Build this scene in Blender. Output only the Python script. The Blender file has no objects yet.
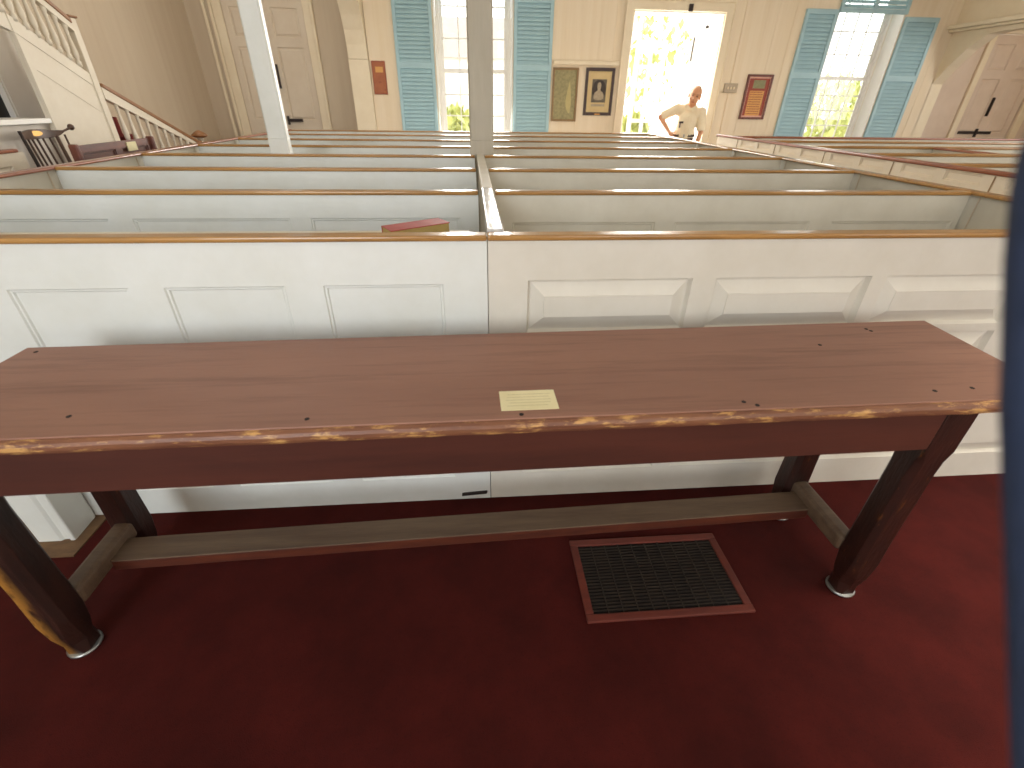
import bpy, bmesh, math, random
from mathutils import Vector, Matrix
random.seed(7)
scene = bpy.context.scene
C = scene.collection
PI = math.pi

# ------------------------------------------------------------------ materials
def lin(c):
    return tuple(((v/255)/12.92 if v/255 <= .04045 else ((v/255+.055)/1.055)**2.4) for v in c)

def mat(name, rgb, rough=.5, rgb2=None, scale=6, stretch=(1,1,1), bump=0, bscale=None, metal=0, spec=.5, lo=.35, hi=.65, detail=5, coat=0):
    m = bpy.data.materials.new(name); m.use_nodes = True
    nt = m.node_tree; N = nt.nodes; L = nt.links
    b = N['Principled BSDF']
    b.inputs['Roughness'].default_value = rough
    b.inputs['Metallic'].default_value = metal
    b.inputs['Specular IOR Level'].default_value = spec
    b.inputs['Coat Weight'].default_value = coat
    b.inputs['Base Color'].default_value = (*lin(rgb), 1)
    tc = N.new('ShaderNodeTexCoord'); mp = N.new('ShaderNodeMapping')
    mp.inputs['Scale'].default_value = stretch
    L.new(tc.outputs['Object'], mp.inputs['Vector'])
    if rgb2:
        n = N.new('ShaderNodeTexNoise'); n.inputs['Scale'].default_value = scale; n.inputs['Detail'].default_value = detail
        n.inputs['Roughness'].default_value = .65
        L.new(mp.outputs['Vector'], n.inputs['Vector'])
        r = N.new('ShaderNodeValToRGB')
        r.color_ramp.elements[0].position = lo; r.color_ramp.elements[1].position = hi
        r.color_ramp.elements[0].color = (*lin(rgb), 1); r.color_ramp.elements[1].color = (*lin(rgb2), 1)
        L.new(n.outputs['Fac'], r.inputs['Fac']); L.new(r.outputs['Color'], b.inputs['Base Color'])
    if bump:
        n2 = N.new('ShaderNodeTexNoise'); n2.inputs['Scale'].default_value = bscale or scale*4; n2.inputs['Detail'].default_value = 4
        L.new(mp.outputs['Vector'], n2.inputs['Vector'])
        bp = N.new('ShaderNodeBump'); bp.inputs['Strength'].default_value = bump; bp.inputs['Distance'].default_value = .01
        L.new(n2.outputs['Fac'], bp.inputs['Height']); L.new(bp.outputs['Normal'], b.inputs['Normal'])
    return m

def add_second(m, rgb, scale, lo, hi, stretch=(1,1,1)):
    """mix a second noise-masked colour over a material (wear, grain)"""
    nt = m.node_tree; N = nt.nodes; L = nt.links; b = N['Principled BSDF']
    src = b.inputs['Base Color'].links[0].from_socket if b.inputs['Base Color'].links else None
    tc = N.new('ShaderNodeTexCoord'); mp = N.new('ShaderNodeMapping'); mp.inputs['Scale'].default_value = stretch
    L.new(tc.outputs['Object'], mp.inputs['Vector'])
    n = N.new('ShaderNodeTexNoise'); n.inputs['Scale'].default_value = scale; n.inputs['Detail'].default_value = 6; n.inputs['Roughness'].default_value = .7
    L.new(mp.outputs['Vector'], n.inputs['Vector'])
    r = N.new('ShaderNodeValToRGB'); r.color_ramp.elements[0].position = lo; r.color_ramp.elements[1].position = hi
    L.new(n.outputs['Fac'], r.inputs['Fac'])
    mx = N.new('ShaderNodeMixRGB'); L.new(r.outputs['Color'], mx.inputs['Fac'])
    if src: L.new(src, mx.inputs['Color1'])
    else: mx.inputs['Color1'].default_value = b.inputs['Base Color'].default_value
    mx.inputs['Color2'].default_value = (*lin(rgb), 1)
    L.new(mx.outputs['Color'], b.inputs['Base Color'])
    return m

M = {}
M['pew_white'] = mat('pew_white', (225,226,220), .42, (216,216,207), 2.5, (1,1,1), .08, 30)
M['pew_white2'] = mat('pew_white_dim', (214,208,192), .5, (203,196,178), 3, (1,1,1), .08, 30)  # duller white; on the right-hand rows it carries their weaker light
M['pew_dim_warm'] = mat('pew_white_dim_warm', (220,214,201), .42, (211,204,189), 2.5, (1,1,1), .08, 30)  # copy of pew_white, dimmed and warmed for the light falling off rightwards
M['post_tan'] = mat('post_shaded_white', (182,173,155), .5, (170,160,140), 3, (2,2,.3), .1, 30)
M['cream_pew'] = mat('pew_cream', (232,216,190), .5, (225,208,180), 3, (1,1,1), .06, 30)
M['gloss_white'] = mat('gloss_white_cap', (205,203,200), .22, (170,164,158), 9, (1,1,1), .25, 40, coat=.3)
M['rail'] = mat('rail_golden', (176,130,70), .28, (146,104,52), 5, (.6,8,8), .05, 40, coat=.35)
M['rail_red'] = mat('rail_reddish', (156,90,54), .3, (126,66,38), 5, (8,.6,8), .05, 40, coat=.25)
M['table'] = mat('table_wood', (132,92,75), .5, (150,108,88), 2.2, (.35,1.2,1), .05, 60, lo=.3, hi=.7)
add_second(M['table'], (114,76,61), 6, .50, .74, (.25,4,1)); add_second(M['table'], (156,108,76), 3, .68, .86, (.5,2,1))
M['table_edge'] = mat('table_edge_worn', (112,70,50), .45, (136,90,62), 9, (.6,3,3), .15, 60)
add_second(M['table_edge'], (200,152,92), 15, .535, .62, (.7,2.0,2.6))
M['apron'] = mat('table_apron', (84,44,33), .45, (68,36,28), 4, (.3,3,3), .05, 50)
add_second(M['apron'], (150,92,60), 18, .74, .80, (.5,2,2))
M['leg'] = mat('table_leg', (54,25,17), .42, (34,16,11), 9, (3,3,.7), .2, 40)
add_second(M['leg'], (112,66,30), 13, .62, .74, (3,3,.8))
M['leg_worn'] = mat('table_leg_worn', (50,25,17), .45, (32,16,11), 9, (3,3,.7), .2, 40)
add_second(M['leg_worn'], (168,116,48), 6, .40, .52, (2.5,2.5,1))
def outer_only(m, x0, x1):
    nt = m.node_tree; N = nt.nodes; L = nt.links
    mx = [n for n in N if n.type == 'MIX_RGB'][-1]; src = mx.inputs['Fac'].links[0].from_socket
    tc = N.new('ShaderNodeTexCoord'); sp = N.new('ShaderNodeSeparateXYZ'); mr = N.new('ShaderNodeMapRange'); mu = N.new('ShaderNodeMath'); mu.operation = 'MULTIPLY'
    mr.inputs['From Min'].default_value = x0; mr.inputs['From Max'].default_value = x1
    L.new(tc.outputs['Object'], sp.inputs[0]); L.new(sp.outputs['X'], mr.inputs['Value'])
    L.new(mr.outputs[0], mu.inputs[0]); L.new(src, mu.inputs[1]); L.new(mu.outputs[0], mx.inputs['Fac'])
outer_only(M['leg_worn'], -1.300, -1.345)
M['stretcher'] = mat('stretcher_top', (104,84,64), .55, (84,64,48), 6, (.4,4,4), .15, 50)
M['stretcher_side'] = mat('stretcher_side', (92,44,26), .5, (70,32,22), 8, (.4,4,4), .1, 50)
M['hole'] = mat('dark_hole', (28,16,12), .8)
M['carpet'] = mat('carpet_red', (86,29,24), 1.0, (66,22,18), 3, (1,1,1), .9, 420, spec=.1, detail=9)
add_second(M['carpet'], (54,20,18), 130, .56, .74)
M['sunlit_tan_floor'] = mat('sunlit_tan_floor', (110,80,48), .7, (88,62,37), 8, (1,3,1), .05)
M['vent_wood'] = mat('vent_frame', (104,42,28), .6, (86,34,23), 8, (.6,3,3))
M['vent_iron'] = mat('vent_iron', (50,38,28), .6, (32,24,19), 30)
M['black'] = mat('near_black', (10,8,8), .8)
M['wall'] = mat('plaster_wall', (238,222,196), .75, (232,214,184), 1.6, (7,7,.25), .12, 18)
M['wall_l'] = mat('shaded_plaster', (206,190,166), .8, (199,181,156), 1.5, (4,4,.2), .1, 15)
M['trim'] = mat('cream_trim', (238,224,196), .55, (232,216,186), 3)
M['door'] = mat('door_paint', (222,208,186), .55, (216,200,177), 3)
M['doorR'] = mat('door_paint_pinkish', (222,203,184), .55, (215,195,175), 3)
M['ceiling'] = mat('ceiling_white', (232,228,218), .9, (226,221,210), 2)
M['shutter'] = mat('blue_shutter', (170,203,210), .5, (162,195,204), 4)
M['white'] = mat('window_white', (252,250,244), .45, (248,246,238), 4)
M['iron'] = mat('dark_iron', (52,42,38), .5, metal=.4)
M['steel'] = mat('glide_metal', (150,150,146), .35, metal=.9)
M['card'] = mat('paper_card', (232,222,178), .55, (222,211,164), 8)
M['ink'] = mat('faded_ink', (196,184,140), .7)
M['greenplate'] = mat('greyish_print', (150,146,104), .6, (128,124,86), 14)
M['gold'] = mat('gold_text', (216,160,84), .5, (206,146,70), 20)
M['redmat'] = mat('red_board', (158,60,34), .5, (142,50,28), 6)
M['frame_red'] = mat('reddish_frame', (112,52,34), .35, (94,42,28), 8)
M['frame_hl'] = mat('frame_inner_bead', (214,160,140), .3)
M['frame_black'] = mat('black_brown_frame', (66,44,38), .35, (52,34,30), 8)
M['frame_tan'] = mat('tan_frame', (150,120,78), .45, (132,104,66), 8)
M['mat_cream'] = mat('cream_mount', (214,190,140), .7, (206,180,130), 6)
M['engraving'] = mat('engraving_grey', (92,84,72), .7, (120,110,94), 30)
M['engrave_dark'] = mat('engraving_dark', (52,46,42), .7, (70,62,56), 30)
M['engrave_pale'] = mat('engraving_pale', (182,166,140), .7, (160,146,122), 30)
M['map'] = mat('map_sheet', (168,156,112), .6, (136,130,92), 26)
M['map_pale'] = mat('map_island', (192,178,124), .6, (182,168,116), 12)
M['plaque'] = mat('orange_plaque', (172,98,52), .45, (156,84,42), 10)
M['plaque_edge'] = mat('plaque_edge', (148,74,40), .45)
M['plaque_label'] = mat('plaque_label', (214,158,84), .5)
M['switch'] = mat('metal_switch_plate', (172,156,132), .4, metal=.2)
M['book_red'] = mat('red_book_cover', (172,66,62), .5, (154,54,52), 20)
M['pages'] = mat('book_pages', (176,152,92), .8, (156,132,76), 40, (1,1,30))
M['dark_wood'] = mat('dark_settle_wood', (118,64,46), .45, (88,48,37), 4, (1,1,4))
M['chair'] = mat('dark_chair', (92,66,50), .35, (72,50,38), 8)
M['chair_gold'] = mat('gold_stencil', (214,160,70), .3, metal=.3)
M['stair_rail'] = mat('stair_rail_wood', (152,104,62), .4, (132,88,50), 8)
M['stair_white'] = mat('stair_white', (228,218,198), .5, (220,208,186), 3)
M['stair_carpet'] = mat('stair_carpet', (134,52,46), .95, (110,40,36), 30)
M['glassdark'] = mat('dark_glass', (16,13,17), .35, (22,30,18), 6)
M['grey_wall'] = mat('grey_shaded_wall', (232,226,216), .8, (226,218,207), 2)
M['navy'] = mat('navy_fabric', (38,50,76), .9, (30,42,66), 40, (1,1,1), .3, 300)
M['skin'] = mat('skin', (222,164,124), .5, (212,150,110), 14)
M['shirt'] = mat('cream_shirt', (240,224,192), .8, (233,214,180), 6, (1,1,1), .3, 12)
M['trouser'] = mat('dark_trousers', (74,58,66), .8, (64,50,58), 10)
M['belt'] = mat('brown_belt', (58,40,36), .5)
M['hair'] = mat('grey_hair', (150,128,104), .8, (128,106,84), 40)
M['eye'] = mat('dark_eye', (40,28,24), .4)
M['lip'] = mat('lips', (184,104,86), .5)
M['shoe'] = mat('black_shoe', (30,26,26), .4)
M['clip'] = mat('dark_clip', (64,46,40), .5)
M['leaf'] = mat('leaves', (206,208,132), .8, (176,186,116), 3, (1,1,1))
M['bark'] = mat('bark', (206,196,182), .9, (188,176,160), 10)
M['paving'] = mat('pale_paving', (214,210,200), .9, (204,199,188), 2)
M['house'] = mat('pale_clapboard', (236,232,224), .8)
M['roof'] = mat('pale_shingle', (170,160,150), .9, (156,146,136), 8)
M['housepane'] = mat('grey_house_pane', (204,200,192), .3)
def glassmat():
    m = bpy.data.materials.new('clear_pane'); m.use_nodes = True
    nt = m.node_tree; N = nt.nodes; L = nt.links
    for n in list(N): N.remove(n)
    o = N.new('ShaderNodeOutputMaterial'); t = N.new('ShaderNodeBsdfTransparent'); g = N.new('ShaderNodeBsdfGlossy')
    g.inputs['Roughness'].default_value = .03; t.inputs['Color'].default_value = (.96,.97,.96,1)
    f = N.new('ShaderNodeFresnel'); f.inputs['IOR'].default_value = 1.35; mx = N.new('ShaderNodeMixShader')
    L.new(f.outputs[0], mx.inputs[0]); L.new(t.outputs[0], mx.inputs[1]); L.new(g.outputs[0], mx.inputs[2]); L.new(mx.outputs[0], o.inputs[0])
    return m
M['glass'] = glassmat()

# ------------------------------------------------------------------ helpers
def box(bm, x0, x1, y0, y1, z0, z1, mx=None):
    vs = [Vector((x, y, z)) for x in (x0, x1) for y in (y0, y1) for z in (z0, z1)]
    if mx: vs = [mx @ v for v in vs]
    v = [bm.verts.new(p) for p in vs]
    for f in ((0,1,3,2),(4,6,7,5),(0,4,5,1),(2,3,7,6),(0,2,6,4),(1,5,7,3)):
        bm.faces.new([v[i] for i in f])

def prism(bm, pts, axis, a0, a1):
    """extrude a 2-D polygon; axis = the extrusion axis; pts in the other two axes in xyz order"""
    def mk(p, a):
        return {'x': (a, p[0], p[1]), 'y': (p[0], a, p[1]), 'z': (p[0], p[1], a)}[axis]
    A = [bm.verts.new(mk(p, a0)) for p in pts]; B = [bm.verts.new(mk(p, a1)) for p in pts]
    n = len(pts)
    bm.faces.new(A); bm.faces.new(B[::-1])
    for i in range(n): bm.faces.new((A[i], B[i], B[(i+1) % n], A[(i+1) % n]))

def lathe(bm, prof, seg=12, at=(0,0,0), close=True):
    rings = []
    for r, z in prof:
        rings.append([bm.verts.new((at[0]+r*math.cos(2*PI*i/seg), at[1]+r*math.sin(2*PI*i/seg), at[2]+z)) for i in range(seg)])
    for a, b in zip(rings, rings[1:]):
        for i in range(seg): bm.faces.new((a[i], a[(i+1) % seg], b[(i+1) % seg], b[i]))
    if close:
        bm.faces.new(rings[0][::-1]); bm.faces.new(rings[-1])

def tube(bm, p0, p1, r0, r1=None, seg=10):
    r1 = r0 if r1 is None else r1
    p0, p1 = Vector(p0), Vector(p1); d = (p1-p0); q = d.to_track_quat('Z', 'Y'); l = d.length
    rings = []
    for r, z in ((r0, 0), (r1, l)):
        rings.append([bm.verts.new(p0 + q @ Vector((r*math.cos(2*PI*i/seg), r*math.sin(2*PI*i/seg), z))) for i in range(seg)])
    a, b = rings
    for i in range(seg): bm.faces.new((a[i], a[(i+1) % seg], b[(i+1) % seg], b[i]))
    bm.faces.new(a[::-1]); bm.faces.new(b)

def ell(bm, c, r, mx=None, u=20, v=14):
    mt = Matrix.Translation(Vector(c)) @ (mx or Matrix.Identity(4)) @ Matrix.Diagonal((*r, 1))
    return bmesh.ops.create_uvsphere(bm, u_segments=u, v_segments=v, radius=1, matrix=mt)['verts']

def capsule(bm, p0, r0, p1, r1, seg=14):
    p0, p1 = Vector(p0), Vector(p1)
    ell(bm, p0, (r0,)*3, None, seg, 10); ell(bm, p1, (r1,)*3, None, seg, 10)
    if (p1-p0).length > 1e-4: tube(bm, p0, p1, r0, r1, seg)

def obj(name, bm, m, parent=None, bevel=0, smooth=False, kind=None, seg=2):
    bmesh.ops.recalc_face_normals(bm, faces=bm.faces)
    me = bpy.data.meshes.new(name); bm.to_mesh(me); bm.free()
    for mm in (m if isinstance(m, (list, tuple)) else [m]): me.materials.append(mm)
    o = bpy.data.objects.new(name, me); C.objects.link(o)
    if parent: o.parent = parent
    if smooth:
        for p in me.polygons: p.use_smooth = True
    if bevel:
        b = o.modifiers.new('bevel', 'BEVEL'); b.width = bevel; b.segments = seg; b.limit_method = 'ANGLE'; b.angle_limit = math.radians(40)
    if kind: o['kind'] = kind
    return o

def B(name, boxes, m, parent=None, bevel=0, **k):
    bm = bmesh.new()
    for b in boxes:                        # crossing members differ by a hair so that no two faces coincide
        d = (b[1]-b[0], b[3]-b[2], b[5]-b[4]); e = .0004*d.index(max(d)) if len(boxes) > 1 else 0
        box(bm, b[0]+e, b[1]-e, b[2]+e, b[3]-e, b[4]+e, b[5]-e)
    return obj(name, bm, m, parent, bevel, **k)

def tag(o, label, cat, group=None):
    o['label'] = label; o['category'] = cat
    if group: o['group'] = group
    return o

def thing(name, label, cat, loc=(0,0,0), rz=0, group=None):
    o = bpy.data.objects.new(name, None); C.objects.link(o)
    o.location = loc; o.rotation_euler = (0, 0, rz); o.empty_display_size = .1
    return tag(o, label, cat, group)

def struct(name, loc=(0,0,0)):
    o = bpy.data.objects.new(name, None); C.objects.link(o); o.location = loc; o['kind'] = 'structure'; o.empty_display_size = .1
    return o

def sheet(bm, mp, u0, u1, v0, v1, panels, depth=.012, style='flat', thick=.03, slope=.05):
    """one board with recessed ('flat') or raised-and-fielded ('raised') panels on its w+ face"""
    us = sorted({u0, u1, *[p[0] for p in panels], *[p[1] for p in panels]})
    vs = sorted({v0, v1, *[p[2] for p in panels], *[p[3] for p in panels]})
    def q(pts): bm.faces.new([bm.verts.new(mp(*p)) for p in pts])
    for i in range(len(us)-1):
        for j in range(len(vs)-1):
            cu, cv = (us[i]+us[i+1])/2, (vs[j]+vs[j+1])/2
            if any(p[0] < cu < p[1] and p[2] < cv < p[3] for p in panels): continue
            q([(us[i], vs[j], 0), (us[i+1], vs[j], 0), (us[i+1], vs[j+1], 0), (us[i], vs[j+1], 0)])
    for a, b, c, d in panels:
        def ring(r1, w1, r2, w2):
            P = [(a+r1, c+r1, w1), (b-r1, c+r1, w1), (b-r1, d-r1, w1), (a+r1, d-r1, w1)]
            Q = [(a+r2, c+r2, w2), (b-r2, c+r2, w2), (b-r2, d-r2, w2), (a+r2, d-r2, w2)]
            for k in range(4): q([P[k], P[(k+1) % 4], Q[(k+1) % 4], Q[k]])
            return Q
        if style == 'flat':
            Q = ring(0, 0, .004, -depth*.5); Q = ring(.004, -depth*.5, .010, -depth*.5); Q = ring(.010, -depth*.5, .014, -depth)
            q(Q)
        else:
            ring(0, 0, .008, -depth); ring(.008, -depth, .014, -depth)
            ring(.014, -depth, .014+slope, -.002); Q = ring(.014+slope, -.002, .014+slope+.002, .001); q(Q)
    t = -thick
    q([(u0, v0, t), (u0, v1, t), (u1, v1, t), (u1, v0, t)])
    for P in ([(u0,v0,0),(u0,v1,0),(u0,v1,t),(u0,v0,t)], [(u1,v0,0),(u1,v0,t),(u1,v1,t),(u1,v1,0)], [(u0,v1,0),(u1,v1,0),(u1,v1,t),(u0,v1,t)], [(u0,v0,0),(u0,v0,t),(u1,v0,t),(u1,v0,0)]): q(P)
    bmesh.ops.remove_doubles(bm, verts=bm.verts, dist=1e-5)

def holed_wall(bm, axis, a, b, lo, hi, z0, z1, holes):
    """boxes around rectangular holes; axis 'x' = wall runs along x, thickness in y (lo..hi)"""
    us = sorted({a, b, *[h[0] for h in holes], *[h[1] for h in holes]})
    for u0, u1 in zip(us, us[1:]):
        cu = (u0+u1)/2; segs = [(z0, z1)]
        for h in holes:
            if h[0] < cu < h[1]:
                ns = []
                for s0, s1 in segs:
                    if h[2] > s0: ns.append((s0, min(s1, h[2])))
                    if h[3] < s1: ns.append((max(s0, h[3]), s1))
                segs = [s for s in ns if s[1]-s[0] > 1e-4]
        for s0, s1 in segs:
            if axis == 'x': box(bm, u0, u1, lo, hi, s0, s1)
            else: box(bm, lo, hi, u0, u1, s0, s1)

# ------------------------------------------------------------------ key dimensions (metres)
D, S, ZT = 1.555, .8735, 1.178          # nearest pew face, row spacing, rail top
XL, XR = -2.545, 2.653                  # sides of the middle pew block
YW = 9.5                                # far wall face
WT = .35                                # far wall thickness

# ------------------------------------------------------------------ setting
bm = bmesh.new(); box(bm, -4.8, 11.9, -3.7, 10.5, -.15, 0)
obj('floor', bm, M['carpet'], kind='structure')
bm = bmesh.new(); box(bm, -4.8, 11.9, -3.7, 10.5, 5.0, 5.15)
obj('ceiling', bm, M['ceiling'], kind='structure')

HOLES = [(-.54, .75, .85, 3.45), (2.74, 4.285, 0, 2.865), (6.25, 7.45, .85, 3.5)]
bm = bmesh.new(); holed_wall(bm, 'x', -1.63, 8.46, YW, YW+WT, 0, 5, HOLES)
obj('wall_far', bm, M['wall'], kind='structure')
bm = bmesh.new(); holed_wall(bm, 'x', -4.75, -1.957, 10.1, 10.45, 0, 5, [(-4.02, -2.72, 0, 2.97)])
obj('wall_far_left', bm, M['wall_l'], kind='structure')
bm = bmesh.new(); holed_wall(bm, 'x', 8.66, 11.75, 10.0, 10.45, 0, 5, [(9.78, 10.98, 0, 2.75)])
obj('wall_far_right', bm, M['doorR'], kind='structure')
# left arch and the wall above it, running towards the viewer
bm = bmesh.new()
arch = [(YW-.05, 2.12)]
for k in range(1, 13):
    t = k/12*PI/2
    arch.append((YW-.05-2.0*(1-math.cos(t)), 2.12+1.45*math.sin(t)))
pts = arch + [(YW-.05-2.0, 5.0), (10.45, 5.0), (10.45, 2.12)]
prism(bm, pts, 'x', -1.95, -1.64)
box(bm, -1.955, -1.635, YW-.052, 10.45, 0, 2.115)
obj('trim_1', bm, M['trim'], kind='structure')
# right arcade: pier, sloping arch, level soffit
bm = bmesh.new()
pts = [(10.0, 0), (10.0, 5.0), (2.0, 5.0), (2.0, 2.62), (8.55, 2.62), (8.80, 2.60), (9.08, 2.42), (9.32, 2.18), (9.50, 1.93), (9.50, 0)]
prism(bm, pts, 'x', 8.45, 8.66)
obj('wall_arcade', bm, M['trim'], kind='structure')
B('trim_2', [(8.36, 8.46, 2.0, 9.5, 2.68, 2.72), (8.30, 8.46, 2.0, 9.5, 2.72, 2.78)], M['trim'], bevel=.01, kind='structure')
# left, right and back walls
bm = bmesh.new(); box(bm, -4.75, -4.6, -3.6, 10.1, 0, 5)
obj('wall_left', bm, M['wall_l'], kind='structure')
bm = bmesh.new(); holed_wall(bm, 'y', -3.6, 10.0, 11.6, 11.75, 0, 5, [(-1.5, -.2, .9, 3.4), (2, 3.3, .9, 3.4), (5.5, 6.8, .9, 3.4)])
obj('wall_right', bm, M['wall'], kind='structure')
bm = bmesh.new(); holed_wall(bm, 'x', -4.75, 11.75, -3.65, -3.5, 0, 5, [(-3.2, -1.4, .9, 3.8), (1.2, 3.2, .9, 4.0), (5.5, 7.3, .9, 3.8)])
obj('wall_back', bm, M['wall'], kind='structure')
B('trim_3', [(-4.32, -4.27, 10.06, 10.1, 0, 3.6)], M['trim'], bevel=.008, kind='structure')
B('trim_4', [(1.44, 2.58, YW-.045, YW, 2.10, 2.165)], M['trim'], bevel=.012, kind='structure')
B('trim_5', [(4.62, 4.66, YW-.02, YW, 0, 3.6), (4.90, 4.912, YW-.006, YW, 0, 1.3), (5.02, 5.032, YW-.006, YW, 2.05, 3.6)], M['wall'], bevel=.004, kind='structure')
bm = bmesh.new()
for x in (-1.28, 1.62, 1.88, 2.2, 2.45, 5.2, 5.5, 8.25): box(bm, x, x+.010, YW-.005, YW, 0, 4.9)
obj('trim_6', bm, M['wall'], kind='structure')
B('trim_7', [(-2.9, -1.6, 1.34, 1.60, 0, .006)], M['sunlit_tan_floor'], kind='structure')  # tan floor strip, with a patch of sunlight put into its colour

# --- windows in the far wall
def window(name, x0, x1, z0, z1, zmid, cols, rows):
    w = struct(name)
    yo = YW+WT-.09
    B('reveal_lining', [(x0, x0+.02, YW-.012, yo, z0, z1), (x1-.02, x1, YW-.012, yo, z0, z1), (x0, x1, YW-.03, yo, z0, z0+.04)], M['white'], w, .004)
    fr = B('window_frame', [(x0+.02, x0+.08, yo, yo+.08, z0, z1), (x1-.08, x1-.02, yo, yo+.08, z0, z1), (x0+.02, x1-.02, yo, yo+.08, z0, z0+.09), (x0+.02, x1-.02, yo, yo+.08, z1-.08, z1)], M['white'], w, .006)
    a, b = x0+.08, x1-.08
    for nm, za, zb, yy in (('lower_sash', z0+.09, zmid+.03, yo+.015), ('upper_sash', zmid-.03, z1-.08, yo+.045)):
        bxs = [(a, a+.05, yy, yy+.03, za, zb), (b-.05, b, yy, yy+.03, za, zb), (a, b, yy, yy+.03, za, za+.06), (a, b, yy, yy+.03, zb-.055, zb)]
        for i in range(1, cols):
            x = a+.05+(b-a-.1)*i/cols; bxs.append((x-.010, x+.010, yy, yy+.026, za, zb))
        n = rows
        for j in range(1, n):
            z = za+.06+(zb-za-.115)*j/n; bxs.append((a, b, yy, yy+.026, z-.010, z+.010))
        s = B(nm, bxs, M['white'], w, .003)
        B('glass_pane', [(a+.02, b-.02, yy+.011, yy+.015, za+.02, zb-.02)], M['glass'], s)
    return w
window('window_1', -.54, .75, .85, 3.45, 2.0, 4, 3)
window('window_2', 6.25, 7.45, .85, 3.5, 2.0, 4, 4)

# --- entrance door opening in the far wall: frame, open leaves
d1 = struct('door_1')
B('door_casing', [(2.60, 2.74, YW-.035, YW, 0, 3.0), (4.285, 4.425, YW-.035, YW, 0, 3.0), (2.60, 4.425, YW-.035, YW, 2.865, 3.0)], M['trim'], d1, .012)
B('casing_bead', [(2.585, 2.61, YW-.055, YW-.03, 0, 3.02), (4.415, 4.44, YW-.055, YW-.03, 0, 3.02), (2.585, 4.44, YW-.055, YW-.03, 2.995, 3.02)], M['trim'], d1, .006)
B('door_jamb', [(2.74, 2.76, YW, YW+WT, 0, 2.865), (4.265, 4.285, YW, YW+WT, 0, 2.865), (2.74, 4.285, YW, YW+WT, 2.84, 2.865), (2.74, 4.285, YW, YW+WT, 0, .02)], M['white'], d1, .004)
bm = bmesh.new()
sheet(bm, lambda u, v, w: (4.225+w*-1, YW+WT+u, v), 0, .72, .02, 2.83, [(.1, .34, .25, 1.0), (.38, .62, .25, 1.0), (.1, .34, 1.15, 2.1), (.38, .62, 1.15, 2.1), (.1, .62, 2.25, 2.7)], thick=.045)
lf = obj('open_leaf', bm, M['white'], d1)
B('pull_handle', [(4.175, 4.195, YW+WT+.52, YW+WT+.55, 2.25, 2.62)], M['iron'], lf, .004)
B('hinge_bracket', [(4.17, 4.215, YW+WT+.05, YW+WT+.09, 2.70, 2.74)], M['iron'], lf, .004)
B('door_closer_bracket', [(3.63, 3.70, YW-.06, YW-.035, 2.86, 2.96)], M['iron'], d1, .004)
bm = bmesh.new()
gx0, gx1, gy = 3.30, 3.92, 11.0
bx = [(gx0, gx0+.09, gy, gy+.05, 0, 2.62), (gx1-.09, gx1, gy, gy+.05, 0, 2.62), (gx0, gx1, gy, gy+.05, 0, .62), (gx0, gx1, gy, gy+.05, 2.5, 2.62), ((gx0+gx1)/2-.035, (gx0+gx1)/2+.035, gy, gy+.05, .6, 2.6)]
for j in range(1, 6): bx.append((gx0, gx1, gy, gy+.05, .62+j*.313-.035, .62+j*.313+.035))
gl = B('glazed_leaf', bx, M['white'], d1, .004)
B('glass_pane', [(gx0+.05, gx1-.05, gy+.022, gy+.027, .6, 2.55)], M['glass'], gl)

# --- left double door in the recess
d2 = struct('door_2')
Y2 = 10.1
B('door_casing', [(-4.16, -4.02, Y2-.04, Y2, 0, 3.1), (-2.72, -2.60, Y2-.04, Y2, 0, 3.1), (-4.16, -2.60, Y2-.04, Y2, 2.97, 3.1)], M['trim'], d2, .012)
B('casing_bead', [(-2.60, -2.55, Y2-.06, Y2, 0, 3.12), (-4.21, -4.16, Y2-.06, Y2, 0, 3.12)], M['trim'], d2, .01)
for k, (a, b) in enumerate(((-4.02, -3.375), (-3.365, -2.72))):
    bm = bmesh.new(); w_ = b-a
    P = [(.1, w_-.1, .2, 1.0), (.1, w_-.1, 1.22, 2.30), (.1, w_-.1, 2.44, 2.84)]
    sheet(bm, lambda u, v, w, a=a: (a+u, Y2+.02-w, v), 0, w_, 0, 2.965, P, depth=.016, style='raised', thick=.05, slope=.03)
    lf = obj('door_leaf', bm, M['door'], d2)
    if k == 0:
        bm = bmesh.new(); lathe(bm, [(.008, 0), (.008, .04), (.026, .045), (.03, .06), (.02, .075)], 12)
        bm.transform(Matrix.Translation((-3.48, Y2+.02, 1.20)) @ Matrix.Rotation(PI/2, 4, 'X'))
        obj('door_knob', bm, M['iron'], lf, smooth=True)
        B('latch_bar', [(-3.60, -3.49, Y2, Y2+.02, 1.195, 1.215)], M['iron'], lf, .003)
    else:
        B('lock_box', [(-3.30, -3.06, Y2-.02, Y2+.02, 1.185, 1.235), (-3.33, -3.295, Y2-.025, Y2+.02, 1.14, 1.28)], M['iron'], lf, .004)
        B('pull_handle', [(-3.345, -3.32, Y2-.03, Y2+.02, 1.70, 2.06)], M['iron'], lf, .004)

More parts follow.
